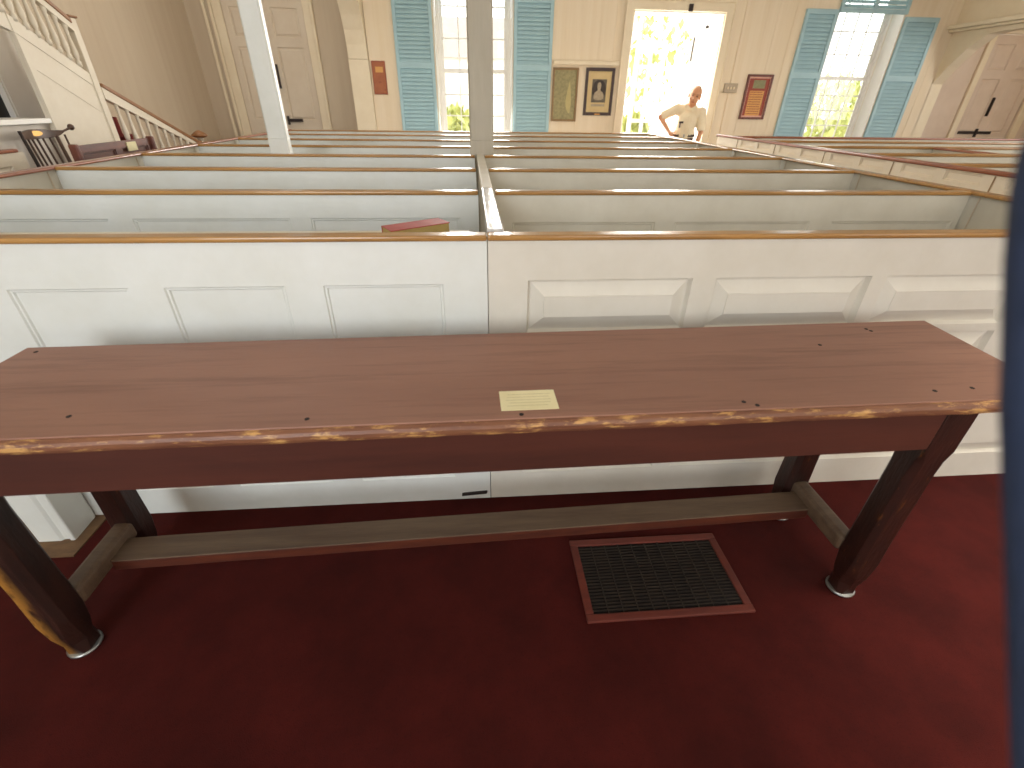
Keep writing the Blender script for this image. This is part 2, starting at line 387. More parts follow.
# --- right door beyond the arcade
d3 = struct('door_3')
Y3 = 10.0
B('door_casing', [(9.66, 9.78, Y3-.05, Y3, 0, 2.9), (10.98, 11.14, Y3-.05, Y3, 0, 2.9), (9.66, 11.14, Y3-.05, Y3, 2.75, 2.9)], M['trim'], d3, .012)
bm = bmesh.new()
sheet(bm, lambda u, v, w: (9.79+u, Y3+.02-w, v), 0, 1.18, 0, 2.74, [(.12, .50, .2, .95), (.70, 1.06, .2, .95), (.12, .50, 1.14, 2.05), (.70, 1.06, 1.14, 2.05), (.12, .50, 2.2, 2.6), (.70, 1.06, 2.2, 2.6)], depth=.016, style='raised', thick=.05, slope=.03)
lf = obj('door_leaf', bm, M['doorR'], d3)
B('lock_bar', [(9.89, 10.60, Y3-.01, Y3+.02, 1.115, 1.165), (10.25, 10.29, Y3-.02, Y3+.02, 1.06, 1.21)], M['iron'], lf, .004)
B('pull_handle', [(10.31, 10.335, Y3-.03, Y3+.02, 1.43, 1.75)], M['iron'], lf, .004)

# ------------------------------------------------------------------ shutters
def shutter(x0, x1, z0, z1, zm, label, y=YW):
    t = thing('louvered_shutter', label, 'shutter', ((x0+x1)/2, y-.0195, z0), 0, 'blue louvered shutters')
    w = x1-x0; h = z1-z0; m_ = zm-z0
    B('shutter_frame', [(-w/2, -w/2+.055, -.02, .02, 0, h), (w/2-.055, w/2, -.02, .02, 0, h), (-w/2, w/2, -.02, .02, 0, .1), (-w/2, w/2, -.02, .02, h-.07, h), (-w/2, w/2, -.02, .02, m_-.045, m_+.045)], M['shutter'], t, .005)
    B('back_panel', [(-w/2+.04, w/2-.04, .014, .019, .05, h-.04)], M['shutter'], t)
    for a, b in ((.1, m_-.045), (m_+.045, h-.07)):
        bm = bmesh.new(); n = int((b-a)/.058)
        for i in range(n):
            zc = a+(b-a)*(i+.5)/n
            mx = Matrix.Translation((0, .002, zc)) @ Matrix.Rotation(math.radians(67), 4, 'X')
            box(bm, -w/2+.05, w/2-.05, -.033, .033, -.003, .003, mx)
        obj('louvers', bm, M['shutter'], t)
    return t
shutter(-1.185, -.56, .85, 2.98, 2.05, 'pale blue louvered shutter left of the window behind the middle post')
shutter(.76, 1.405, .85, 2.98, 2.05, 'pale blue louvered shutter beside the two pictures, right of the middle-post window')
shutter(5.67, 6.235, .85, 2.95, 2.02, 'pale blue louvered shutter between the red-framed board and the right window')
shutter(7.47, 8.09, .85, 2.88, 2.0, 'pale blue louvered shutter right of the right window, next to the arch')
for x0, x1, zb, lb in ((6.24, 7.46, 2.91, 'arched blue louvered shutter over the top of the right window'), (-.55, .76, 3.02, 'arched blue louvered shutter over the top of the middle-post window')):
    t = thing('arched_shutter', lb, 'shutter', ((x0+x1)/2, YW-.03, zb), 0)
    R_ = (x1-x0)/2
    B('shutter_frame', [(-R_, R_, -.025, .02, 0, .06), (-.035, .035, -.02, .02, .06, R_-.04), (-R_, -R_+.06, -.02, .02, .05, .16), (R_-.06, R_, -.02, .02, .05, .16)], M['shutter'], t, .005)
    bm = bmesh.new()
    n = 20
    for i in range(n):
        a, b = PI*i/n, PI*(i+1)/n
        prism(bm, [(R_*math.cos(a), .12+(R_-.12)*math.sin(a)), (R_*math.cos(b), .12+(R_-.12)*math.sin(b)), ((R_-.06)*math.cos(b), .12+(R_-.18)*math.sin(b)), ((R_-.06)*math.cos(a), .12+(R_-.18)*math.sin(a))], 'y', -.02, .02)
    obj('arched_rim', bm, M['shutter'], t)
    bm = bmesh.new()
    for i in range(8):
        zc = .09+i*.062
        hw = (R_-.05)*math.sqrt(max(0, 1-((max(zc-.12, 0))/(R_-.16))**2))
        if hw < .08: continue
        for s in (-1, 1):
            mx = Matrix.Translation((0, .0, zc)) @ Matrix.Rotation(math.radians(48), 4, 'X')
            box(bm, min(s*.03, s*hw), max(s*.03, s*hw), -.03, .03, -.004, .004, mx)
    obj('louvers', bm, M['shutter'], t)

# ------------------------------------------------------------------ support posts
def chamfer_post(label, x0, x1, y0, y1, m, zb=1.28):
    t = thing('support_post', label, 'post', ((x0+x1)/2, (y0+y1)/2, 0), 0, 'white gallery posts')
    w, d = (x1-x0)/2, (y1-y0)/2
    B('post_base', [(-w, w, -d, d, 0, zb)], m, t, .004)
    c = .012; bm = bmesh.new()
    P = [(-w+c, -d), (w-c, -d), (w, -d+c), (w, d-c), (w-c, d), (-w+c, d), (-w, d-c), (-w, -d+c)]
    prism(bm, P, 'z', zb, 5.0)
    obj('post_shaft', bm, m, t)
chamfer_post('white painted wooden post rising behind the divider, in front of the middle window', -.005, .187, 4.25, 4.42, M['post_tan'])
chamfer_post('white painted wooden post near the left double door, lit along its right edge', -1.585, -1.437, 4.25, 4.325, M['pew_white'])

# ------------------------------------------------------------------ box pews
ORD = ['nearest row right behind the table', 'second row from the table', 'third row from the table', 'fourth row from the table', 'fifth row from the table', 'third row from the far wall', 'second row from the far wall', 'last row nearest the far wall']
FLATP = [(-2.45, -2.20), (-2.05, -1.62), (-1.50, -1.13), (-1.02, -.635), (-.51, -.108)]
RAISEP = [(.184, .775), (.86, 1.455), (1.515, 2.08), (2.16, 2.56)]
INL = [(-2.45, -1.72), (-1.613, -.885), (-.79, -.063)]
INR = [(.197, .94), (1.046, 1.785), (1.907, 2.60)]
def pew(n, side):
    Y = D+n*S
    mid_s = .048 if n == 0 else .072
    if n == 0: a, b, ra, rb = (XL, .044, XL-.02, .044) if side == 'l' else (.047, XR, .0455, XR+.02)
    elif n <= 3: a, b, ra, rb = (XL+.02, .030, XL, .030) if side == 'l' else (.112, XR-.02, .112, XR)
    else: a, b, ra, rb = (XL+.02, .070, XL, .071) if side == 'l' else (.072, XR-.02, .073, XR)
    desc = ('left' if side == 'l' else 'right') + ' of the divider, ' + ORD[n]
    t = thing('box_pew', 'white box pew ' + desc, 'pew', (0, Y, 0), 0, 'box pews of the middle block')
    if n == 0 and side == 'l': P = [(p, q, .60, 1.013) for p, q in FLATP]; st, dp, P2 = 'flat', .012, [(p, q, .135, .50) for p, q in FLATP]
    elif n == 0: P = [(p, q, .822, 1.022) for p, q in RAISEP]; st, dp, P2 = 'raised', .020, [(p, q, .145, .790) for p, q in RAISEP]
    else: P = [(p, q, .55, 1.052 if side == 'l' else 1.028) for p, q in (INL if side == 'l' else INR)]; st, dp, P2 = 'flat', .010, []
    P = [(max(p[0], a+.03), min(p[1], b-.03), p[2], p[3]) for p in P+P2]
    bm = bmesh.new()
    sheet(bm, lambda u, v, w: (u, -w, v), a, b, 0, 1.16, P, depth=dp, style=st, thick=.038, slope=.045)
    obj('panelled_board', bm, M['pew_white'] if side == 'l' else (M['pew_dim_warm'] if n == 0 else M['pew_white2']), t)
    rl = random.uniform(-.002, .002)
    B('top_rail', [(ra, rb, -.012, .046, 1.159, ZT)], M['rail'], t, .007, seg=3)
    if n > 0:
        B('seat', [(a+.05, b-.05, -.36, -.002, .42, .45)], M['pew_white2'], t, .006)
        B('seat_riser', [(a+.05, b-.05, -.30, -.27, 0, .42)], M['pew_white2'], t)
    if n < 7:
        bm = bmesh.new(); zr = 1.105
        if n == 0: prism(bm, [(.040, zr), (.40, zr-.004), (.40, zr-.018), (.040, zr-.02)], 'x', a+.06, b-.06)
        elif n != 3: prism(bm, [(.040, 1.09), (.24, 1.075), (.24, 1.06), (.040, 1.07)], 'x', a+.06, b-.06)
        if n == 0 and side == 'r': bm.free()
        elif n != 3: obj('book_rest', bm, M['pew_white2'], t)
    if n == 0 and side == 'l':
        bm = bmesh.new(); prism(bm, [(-.085, .028), (.025, .036), (.03, .046), (-.083, .038)], 'y', -.012, .004)
        obj('latch', bm, M['iron'], t)
    return t
for n in range(8):
    for sd in 'lr': pew(n, sd)
# middle divider running from the front row back to the post
t = thing('pew_divider', 'white glossy divider rail running from front row back to the middle post', 'divider', (.075, 0, 0))
B('divider_board', [(-.018, .018, D+.050, 4.25, 0, 1.165)], M['pew_white2'], t)
B('front_cap', [(-.029, .029, D+.050, 2.50, 1.165, 1.184)], M['gloss_white'], t, .007, seg=3)
B('rear_cap', [(-.029, .029, 2.505, 4.245, 1.165, 1.183)], M['pew_white2'], t, .007, seg=3)  # second white on one cap, for the reflection fading towards the post
# side partitions of the middle block
for x, s, lb in ((XL, 1, 'long side partition of the middle pews with brown rail, along the left aisle'), (XR, -1, 'long side partition of the middle pews with pale brown rail, along the right aisle')):
    t = thing('pew_side_partition', lb, 'partition', (x, 0, 0))
    y1 = D+7*S+.052
    bm = bmesh.new()
    pn = []
    for n in range(7):
        a = D+n*S
        pn += [(a+.16, a+.46, .3, 1.05), (a+.52, a+.80, .3, 1.05)]
    sheet(bm, lambda u, v, w: (-s*.004-s*w-s*.03, u, v), D+.055, y1, 0, 1.16, pn, depth=.01, thick=.032)
    obj('panelled_board', bm, M['pew_white2'], t)
    B('top_rail', [(-.036, .036, D+.056, y1, 1.162, ZT+.003)], M['rail'] if s < 0 else M['rail_red'], t, .009, seg=3)
    for n in range(7):
        for dy in (.14, .83): B('door_joint', [(min(s*.002, s*.0055), max(s*.002, s*.0055), D+n*S+dy, D+n*S+dy+.005, .1, 1.155)], M['wall_l'], t)
# white angled buttress at the left foot of the front pew
bm = bmesh.new()
prism(bm, [(-1.95, 1.55), (-1.783, 1.42), (-1.70, 1.42), (-1.69, 1.428), (-1.672, 1.428), (-1.662, 1.42), (-1.645, 1.42), (-1.650, 1.55)], 'z', 0, .58)
tag(obj('buttress_box', bm, M['pew_white'], bevel=.006), 'low white angled box against the front pew behind the left table leg', 'box')

# right pew block
XA = 3.47
RY = [2.79, 3.64, 4.49, 5.34, 6.15, 6.95]
t = thing('pew_side_partition', 'panelled partition of the right-hand pews with reddish rail, across the right aisle', 'partition', (XA, 0, 0))
bm = bmesh.new(); pn = []
y = 2.25
while y < 7.0:
    if y+.75 < 7.12: pn += [(y+.06, y+.35, .25, 1.055), (y+.43, y+.75, .25, 1.055), (y+.06, y+.35, 1.10, 1.168), (y+.43, y+.75, 1.10, 1.168)]
    y += .87
sheet(bm, lambda u, v, w: (-w, u, v), 2.1, 7.16, 0, 1.175, pn, depth=.014, thick=.035)
obj('panelled_board', bm, M['cream_pew'], t)
for k in range(7):
    yy = 2.24+k*.87-.02
    if 2.1 < yy < 7.1: B('door_joint', [(-.004, .002, yy, yy+.008, .05, 1.17)], M['frame_tan'], t)
B('top_rail', [(-.02, .05, 2.1, 7.17, 1.175, 1.203)], M['rail_red'], t, .009, seg=3)
RL = ['nearest the viewer', 'second from the viewer', 'third from the viewer', 'fourth from the viewer', 'fifth from the viewer', 'nearest the right shuttered window']
for y, lb in zip(RY, RL):
    t = thing('box_pew', 'white box pew in the right-hand block, row ' + lb, 'pew', (0, y, 0), 0, 'box pews of the right-hand block')
    bm = bmesh.new()
    sheet(bm, lambda u, v, w: (u, -w, v), XA+.037, 8.3, 0, 1.165, [(3.65, 4.35, .5, 1.02), (4.45, 5.0, .5, 1.02), (5.2, 6.1, .5, 1.02), (6.25, 7.2, .5, 1.02)], depth=.01, thick=.035)
    obj('panelled_board', bm, M['pew_white2'], t)
    B('top_rail', [(XA+.052, 8.3, -.014, .05, 1.165, 1.192)], M['rail_red'] if y > 6.9 else M['rail'], t, .009, seg=3)
    if y > 2.8:
        for xa, xb in ((XA+.06, 5.04), (5.12, 8.2)):
            B('seat', [(xa, xb, -.36, -.002, .42, .45)], M['pew_white2'], t, .006)
            B('seat_riser', [(xa, xb, -.30, -.27, 0, .42)], M['pew_white2'], t)
t = thing('pew_divider', 'short orange-brown divider rail inside the right-hand pews', 'divider', (5.08, 0, 0))
B('divider_board', [(-.018, .018, 4.535, 5.33, 0, 1.165)], M['pew_white2'], t)
B('divider_cap', [(-.035, .035, 4.55, 5.32, 1.165, 1.188)], M['rail_red'], t, .008)

# left pew block: one panelled end with brown rail
t = thing('box_pew', 'cream panelled pew end with brown rail at the far left edge', 'pew', (-3.42, 0, 0))
bm = bmesh.new()
sheet(bm, lambda u, v, w: (w, u, v), 2.3, 4.25, 0, 1.175, [(3.55, 4.1, .3, 1.09), (2.9, 3.45, .3, 1.09)], depth=.014, style='raised', thick=.035, slope=.03)
obj('panelled_board', bm, M['stair_white'], t)
B('end_board', [(-.6, -.036, 4.215, 4.25, 0, 1.175)], M['stair_white'], t)
B('top_rail', [(-.045, .014, 2.3, 4.20, 1.175, 1.20)], M['rail_red'], t, .008)

# ------------------------------------------------------------------ brown table
t = thing('long_table', 'long dark reddish-brown wooden table with worn front edge in front of the white pews', 'table', (0, 0, 0))
ZTAB = .90
def fr(x): return .893+.009*x             # front edge of the top
def bk(x): return 1.392+.0215*x           # back edge
x0, x1 = -1.347, 1.592
bm = bmesh.new()
prism(bm, [(x0, fr(x0)+.016), (x1-.02, fr(x1)+.016), (x1+.012, bk(x1)), (x0, bk(x0))], 'z', ZTAB-.030, ZTAB)
obj('tabletop', bm, M['table'], t, .003)
# moulded front edge: small step then rounded nosing
bm = bmesh.new()
prof = [(.020, -.004), (.010, -.004), (.0025, -.008), (-.001, -.016), (-.001, -.026), (.003, -.035), (.010, -.040), (.03, -.042), (.06, -.042), (.06, -.0305), (.020, -.0305)]
rings = []
NX = 60
for i in range(NX+1):
    x = x0+(x1-.015-x0)*i/NX
    j = random.uniform(-.0012, .0012)
    rings.append([bm.verts.new((x, fr(x)+p[0]+j*(1 if 2 <= k <= 6 else 0), ZTAB+p[1]+(j*.6 if 2 <= k <= 6 else 0))) for k, p in enumerate(prof)])
for a, b in zip(rings, rings[1:]):
    for k in range(len(prof)): bm.faces.new((a[k], a[(k+1) % len(prof)], b[(k+1) % len(prof)], b[k]))
bm.faces.new(rings[0]); bm.faces.new(rings[-1][::-1])
obj('edge_moulding', bm, M['table_edge'], t)['label'] = 'scuffed front moulding with pale worn chips'
def rot2(x, y0_):                         # y position along the table's skewed long axis
    return y0_+.027*x
# aprons between the legs
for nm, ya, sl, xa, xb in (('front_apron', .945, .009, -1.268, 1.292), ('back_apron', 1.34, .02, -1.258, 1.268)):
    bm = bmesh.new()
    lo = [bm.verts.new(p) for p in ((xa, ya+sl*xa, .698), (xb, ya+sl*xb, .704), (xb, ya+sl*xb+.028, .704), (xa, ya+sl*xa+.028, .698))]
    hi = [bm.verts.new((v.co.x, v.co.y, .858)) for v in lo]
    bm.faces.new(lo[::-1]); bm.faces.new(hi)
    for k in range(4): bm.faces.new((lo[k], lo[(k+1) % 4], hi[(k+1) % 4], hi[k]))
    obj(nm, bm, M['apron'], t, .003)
for sx in (-1, 1):
    xx = sx*1.35
    xx = sx*1.318
    B('end_apron', [(xx-.014, xx+.014, rot2(xx, 1.03), rot2(xx, 1.30), .71, .858)], M['apron'], t, .003)
def leg(x, y, m):
    """square leg, corners chamfered below the apron, swelling and tapering to a rounded foot"""
    bm = bmesh.new()
    prof = [(.036, .036, .012, 0), (.037, .037, .016, .012), (.040, .042, .028, .05), (.047, .050, .026, .10), (.050, .050, .018, .17), (.047, .047, .016, .30), (.047, .047, .018, .58), (.047, .047, .014, .64), (.048, .048, .003, .68), (.048, .048, .003, .845)]
    rings = []
    for hx, hy, c, z in prof:
        P = [(-hx+c, -hy), (hx-c, -hy), (hx, -hy+c), (hx, hy-c), (hx-c, hy), (-hx+c, hy), (-hx, hy-c), (-hx, -hy+c)]
        rings.append([bm.verts.new((x+p[0], y+p[1], z+.012)) for p in P])
    for a, b in zip(rings, rings[1:]):
        for k in range(8): bm.faces.new((a[k], a[(k+1) % 8], b[(k+1) % 8], b[k]))
    bm.faces.new(rings[0][::-1]); bm.faces.new(rings[-1])
    lg = obj('leg', bm, m, t, .003)
    bm = bmesh.new(); lathe(bm, [(.044, 0), (.048, .004), (.048, .009), (.042, .013)], 20, (x, y, .0005))
    obj('foot_glide', bm, M['steel'], lg, smooth=True)
    return lg
leg(1.338, 1.003, M['leg']); leg(-1.312, .972, M['leg_worn'])['label'] = 'leg worn to yellow bare wood on its outer edge'
leg(1.312, 1.375, M['leg']); leg(-1.302, 1.325, M['leg'])
for xx, ya, yb in ((-1.292, 1.005, 1.29), (1.312, 1.04, 1.34)):
    B('end_stretcher', [(xx-.031, xx+.031, ya, yb, .165, .236)], M['stretcher'], t, .016, seg=3)
bm = bmesh.new()
prism(bm, [(-1.265, rot2(-1.265, 1.175)), (1.285, rot2(1.285, 1.175)), (1.285, rot2(1.285, 1.275)), (-1.265, rot2(-1.265, 1.275))], 'z', .1925, .199)
ls = obj('long_stretcher', bm, M['stretcher'], t, .002)
bm = bmesh.new()
prism(bm, [(-1.265, rot2(-1.265, 1.177)), (1.285, rot2(1.285, 1.177)), (1.285, rot2(1.285, 1.273)), (-1.265, rot2(-1.265, 1.273))], 'z', .150, .1925)
obj('stretcher_core', bm, M['stretcher_side'], ls, .002)
for hx, hy in ((1.343, .977), (1.226, .969), (.679, .947), (.706, .93), (-.966, .98), (-.406, .936), (-1.298, 1.33), (.104, .925), (1.334, 1.363), (1.339, 1.347), (1.092, 1.253)):
    bm = bmesh.new(); lathe(bm, [(.006, 0), (.006, .0008)], 8, (hx, hy, ZTAB)); obj('peg_hole', bm, M['hole'], t)
# card on the table
cd = B('label_card', [(-.072, .072, -.0445, .0445, 0, .0012)], M['card'])
cd.location = (.1275, .987, ZTAB+.0004); cd.rotation_euler = (0, 0, .012)
tag(cd, 'small cream paper card with faint writing lying on the brown table', 'card')
for r_ in range(5):
    B('faint_writing', [(-.058+random.uniform(0, .01), .060-random.uniform(0, .03), .0255-r_*.013, .0275-r_*.013, .0011, .0013)], M['ink'], cd)

# floor grille
t = thing('floor_vent', 'square iron floor grille with reddish wooden frame set into the red carpet', 'vent', (.661, 1.103, 0))
B('grille_frame', [(-.305, .305, -.177, -.147, 0, .012), (-.305, .305, .147, .177, 0, .012), (-.305, -.275, -.147, .147, 0, .012), (.275, .305, -.147, .147, 0, .012)], M['vent_wood'], t, .004)
B('duct_shade', [(-.277, .277, -.149, .149, .0005, .002)], M['black'], t)  # flat black sheet standing in for the shade below the bars
bx = []
for i in range(1, 10): bx.append((-.275+.55*i/10-.002, -.275+.55*i/10+.002, -.147, .147, .002, .009))
for j in range(1, 22): bx.append((-.275, .275, -.147+.294*j/22-.0018, -.147+.294*j/22+.0018, .002, .008))
B('iron_grille', bx, M['vent_iron'], t)

# book behind the front pew
t = thing('hymn_book', 'red hardback book with yellowed pages lying behind the front pew rail', 'book', (-.218, 1.868, 1.106))
t.rotation_euler = (0, -.02, .52)
bw, bd, bh = .120, .050, .039
B('book_cover', [(-bw, bw, -bd, bd, 0, .003), (-bw, bw, -bd, bd, bh-.003, bh), (-bw, bw, bd-.003, bd, 0, bh)], M['book_red'], t, .001)
B('page_block', [(-bw+.003, bw-.003, -bd+.003, bd-.004, .003, bh-.003)], M['pages'], t)

# ------------------------------------------------------------------ pictures and plaques on the far wall
def frame_parts(t, w, h, fw, m, y=-.03):
    return B('picture_frame', [(-w/2, -w/2+fw, y, 0, -h/2, h/2), (w/2-fw, w/2, y, 0, -h/2, h/2), (-w/2+fw, w/2-fw, y, 0, -h/2, -h/2+fw), (-w/2+fw, w/2-fw, y, 0, h/2-fw, h/2)], m, t, .005)
def flatell(bm, cx, cz, rx, rz, y, n=24, yb=None):
    prism(bm, [(cx+rx*math.cos(2*PI*i/n), cz+rz*math.sin(2*PI*i/n)) for i in range(n)], 'y', y, yb if yb is not None else y+.002)
# map-like print
t = thing('framed_print', 'tan framed grey-green document print on the wall beside the blue shutter', 'picture', (1.665, YW+.002, 1.665))
frame_parts(t, .45, .80, .035, M['frame_tan'])
B('print_sheet', [(-.19, .19, -.012, 0, -.365, .365)], M['map'], t)
bm = bmesh.new(); prism(bm, [(.02, -.10), (.05, .10), (.08, .22), (.105, .05), (.12, -.14), (.10, -.28), (.06, -.25), (.03, -.18)], 'y', -.0135, -.0115)
obj('pale_shape', bm, M['map_pale'], t)
# portrait print
t = thing('framed_portrait', 'black framed engraved portrait print with cream mount left of the open doorway', 'picture', (2.268, YW+.002, 1.718))
frame_parts(t, .51, .71, .05, M['frame_black'])
B('cream_mount', [(-.208, .208, -.012, 0, -.308, .308)], M['mat_cream'], t)
p_ = B('engraving', [(-.128, .128, -.0135, -.011, -.155, .19)], M['engraving'], t)
bm = bmesh.new(); flatell(bm, 0, .035, .122, .15, -.0150)
obj('oval_ground', bm, M['engrave_dark'], p_)
bm = bmesh.new(); prism(bm, [(-.022, .035), (-.032, .07), (-.034, .10), (-.024, .135), (0, .146), (.024, .135), (.034, .10), (.032, .07), (.022, .035), (.03, .02), (.07, -.005), (.09, -.05), (.085, -.10), (.05, -.118), (0, -.122), (-.05, -.118), (-.085, -.10), (-.09, -.05), (-.07, -.005), (-.03, .02)], 'y', -.0175, -.0152)
obj('sitter_figure', bm, M['engrave_pale'], p_)
B('caption_strip', [(-.12, .12, -.0130, -.0115, -.215, -.18)], M['engrave_pale'], t)
B('name_tab', [(-.05, .05, -.033, -.028, -.345, -.325)], M['gold'], t)
# board to the right of the door
t = thing('honor_board', 'red-brown framed board with gold lines right of the doorway', 'plaque', (5.152, YW+.002, 1.68))
frame_parts(t, .47, .69, .035, M['frame_red'], -.04)
B('inner_bead', [(-.2, .2, -.03, 0, .285, .31), (-.2, .2, -.03, 0, -.31, -.285), (-.2, -.188, -.03, 0, -.285, .285), (.188, .2, -.03, 0, -.285, .285)], M['frame_hl'], t, .003)
B('red_board', [(-.19, .19, -.012, 0, -.29, .29)], M['redmat'], t)
B('photo_print', [(-.10, .12, -.015, -.011, .135, .26)], M['greenplate'], t)
B('gold_panel', [(-.135, .135, -.014, -.011, -.29, .10)], M['gold'], t)
for j in range(10):
    z = .078-j*.037
    B('text_line', [(-.125, .125-.03*random.random(), -.0152, -.0138, z-.0045, z+.0045)], M['redmat'], t)
# small plaque left
t = thing('wooden_plaque', 'small orange-brown wooden plaque with yellow label left of the middle window', 'plaque', (-1.49, YW+.002, 1.867))
B('plaque_board', [(-.112, .112, -.022, 0, -.236, .236)], M['plaque_edge'], t, .006)
B('plaque_face', [(-.095, .095, -.027, -.02, -.215, .215)], M['plaque'], t, .003)
B('yellow_label', [(-.055, .07, -.030, -.026, .075, .155)], M['plaque_label'], t, .002)
for q_ in ((0, -.06, .028, .014, -.0285, 14), (.08, .18, .01, .01, -.0285, 10), (.075, -.17, .014, .012, -.0285, 10)):
    bm = bmesh.new(); flatell(bm, *q_); obj('carved_mark', bm, M['plaque_edge'], t)
# switch box
t = thing('switch_box', 'small metal switch box mounted on the trim right of the doorway', 'switch', (4.63, YW+.002, 1.813))
B('switch_plate', [(-.12, .12, -.06, 0, -.068, .068)], M['switch'], t, .006)
for k in range(3): B('toggle', [(-.065+k*.055, -.048+k*.055, -.075, -.058, -.02, .02)], M['trim'], t, .002)
B('side_bracket', [(-.19, -.12, -.03, 0, -.06, .085)], M['trim'], t, .004)

# ------------------------------------------------------------------ staircase on the left
XS = -3.70
st = thing('staircase', 'white balustraded staircase with brown handrails against the left wall', 'staircase', (XS, 0, 0))
def lz(y): return 1.655+(5.84-y)*.395     # lower handrail
def uz(y): return 1.72+(5.83-y)*.50       # foot of the upper balusters
bm = bmesh.new()
prism(bm, [(5.05, 0), (5.83, 0), (5.83, 1.70), (5.05, uz(5.05))], 'x', -.04, 0)
prism(bm, [(5.05, uz(5.05)-.12), (5.83, 1.60), (5.83, 1.70), (5.05, uz(5.05))], 'x', 0, .006)
prism(bm, [(5.05, uz(5.05)-.34), (5.75, 1.40), (5.75, 1.42), (5.05, uz(5.05)-.315)], 'x', 0, .004)
prism(bm, [(5.051, 0), (5.12, 0), (5.12, uz(5.12)-.125), (5.051, uz(5.05)-.125)], 'x', 0.0003, .0058)
prism(bm, [(4.2, uz(4.2)-.3), (5.049, uz(5.05)-.12), (5.049, uz(5.05)), (4.2, uz(4.2))], 'x', -.039, -.001)
obj('stringer_panel', bm, M['stair_white'], st)
bm = bmesh.new(); prism(bm, [(5.84, 0), (7.42, 0), (7.42, .48), (5.84, 1.12)], 'x', -.04, 0)
obj('lower_stringer', bm, M['stair_white'], st)
# landing newel
o = B('newel_post', [(-.07, .016, 5.765, 5.845, 0, 2.17)], M['stair_white'], st, .004)
B('newel_cap', [(-.085, .031, 5.745, 5.865, 2.17, 2.19)], M['stair_rail'], o, .008)
bm = bmesh.new(); prism(bm, [(5.86, lz(5.86)-.03), (7.40, lz(7.40)-.03), (7.40, lz(7.40)+.012), (5.86, lz(5.86)+.012)], 'x', -.035, .035)
obj('handrail', bm, M['stair_rail'], st, .008)
bm = bmesh.new(); prism(bm, [(5.84, lz(5.84)-.13), (7.42, lz(7.42)-.07), (7.42, lz(7.42)-.03), (5.84, lz(5.84)-.03)], 'x', -.025, .025)
obj('rail_fillet', bm, M['stair_white'], st)
def ur(y): return 2.135+(5.79-y)*.545
bm = bmesh.new(); prism(bm, [(4.2, ur(4.2)-.03), (5.76, ur(5.76)-.03), (5.76, ur(5.76)+.012), (4.2, ur(4.2)+.012)], 'x', -.035, .035)
obj('handrail', bm, M['stair_rail'], st, .008)
bm = bmesh.new(); prism(bm, [(4.2, ur(4.2)-.09), (5.76, ur(5.76)-.09), (5.76, ur(5.76)-.03), (4.2, ur(4.2)-.03)], 'x', -.025, .025)
obj('rail_fillet', bm, M['stair_white'], st)
def baluster(y, z0, z1):
    h = z1-z0; bm = bmesh.new()
    pr = [(.023, 0), (.023, .12), (.015, .15), (.026, .24), (.028, .32), (.022, .45), (.016, .62), (.014, .72), (.019, .78), (.015, .82), (.023, .86), (.023, 1)]
    lathe(bm, [(r, z*h) for r, z in pr], 8, (0, y, z0))
    obj('baluster', bm, M['stair_white'], st, smooth=True)
for k in range(10): y = 6.0+k*.145; baluster(y, max(.48, 1.12-(y-5.84)*.405), lz(y)-.05)
for k in range(16): y = 4.28+k*.0935; baluster(y, uz(y)-.01, ur(y)-.06)
# bottom newel with turned mushroom cap
bm = bmesh.new(); box(bm, -.05, .05, 7.48, 7.58, 0, .95)
o = obj('newel_post', bm, M['stair_white'], st, .004)
bm = bmesh.new(); lathe(bm, [(.035, .95), (.028, 1.0), (.035, 1.06), (.05, 1.075)], 14, (0, 7.53, 0))
obj('newel_neck', bm, M['stair_white'], o, smooth=True)
bm = bmesh.new(); lathe(bm, [(.06, 1.075), (.098, 1.095), (.10, 1.108), (.055, 1.145), (.02, 1.162), (.005, 1.165)], 16, (0, 7.53, 0))
obj('newel_cap', bm, M['stair_rail'], o, smooth=True)
B('rail_scroll', [(-.035, .035, 7.40, 7.48, lz(7.40)-.04, lz(7.40)+.005)], M['stair_rail'], st, .01)
# steps
for k in range(8):
    y1 = 7.42-k*.2; zt = .17*(k+1)
    B('step', [(-.86, -.045, y1-.2, y1, 0 if k < 1 else zt-.19, zt)], M['stair_carpet'], st, .008)
# grey wall under the upper flight, with ledge
bm = bmesh.new(); holed_wall(bm, 'y', 2.4, 5.6, -4.2, -4.1, 0, 2.6, [(4.1, 5.235, .9, 1.95)])
obj('wall_under_stair', bm, M['grey_wall'], kind='structure')
B('trim_8', [(-4.1, XS, 4.22, 5.05, 1.335, 1.375), (-3.75, XS, 4.22, 4.29, 0, 1.335), (-4.1, XS-.02, 3.2, 4.22, 1.345, 1.375)], M['white'], bevel=.006, kind='structure')
B('trim_9', [(-3.79, XS-.06, 4.29, 5.04, 0, 1.33)], M['grey_wall'], kind='structure')
w = struct('window_3')
B('window_frame', [(-4.18, -4.08, 4.1, 4.16, .9, 1.95), (-4.18, -4.105, 5.21, 5.235, .9, 1.95), (-4.17, -4.09, 4.16, 5.21, 1.895, 1.95), (-4.17, -4.09, 4.16, 5.21, .9, .95)], M['grey_wall'], w, .005)
B('dark_pane', [(-4.165, -4.155, 4.15, 5.22, .94, 1.90)], M['glassdark'], w)
B('trim_10', [(-4.6, -3.72, 3.2, 4.72, 1.97, 2.12), (-4.6, -3.76, 2.4, 4.6, 2.12, 2.9)], M['trim'], bevel=.006, kind='structure')

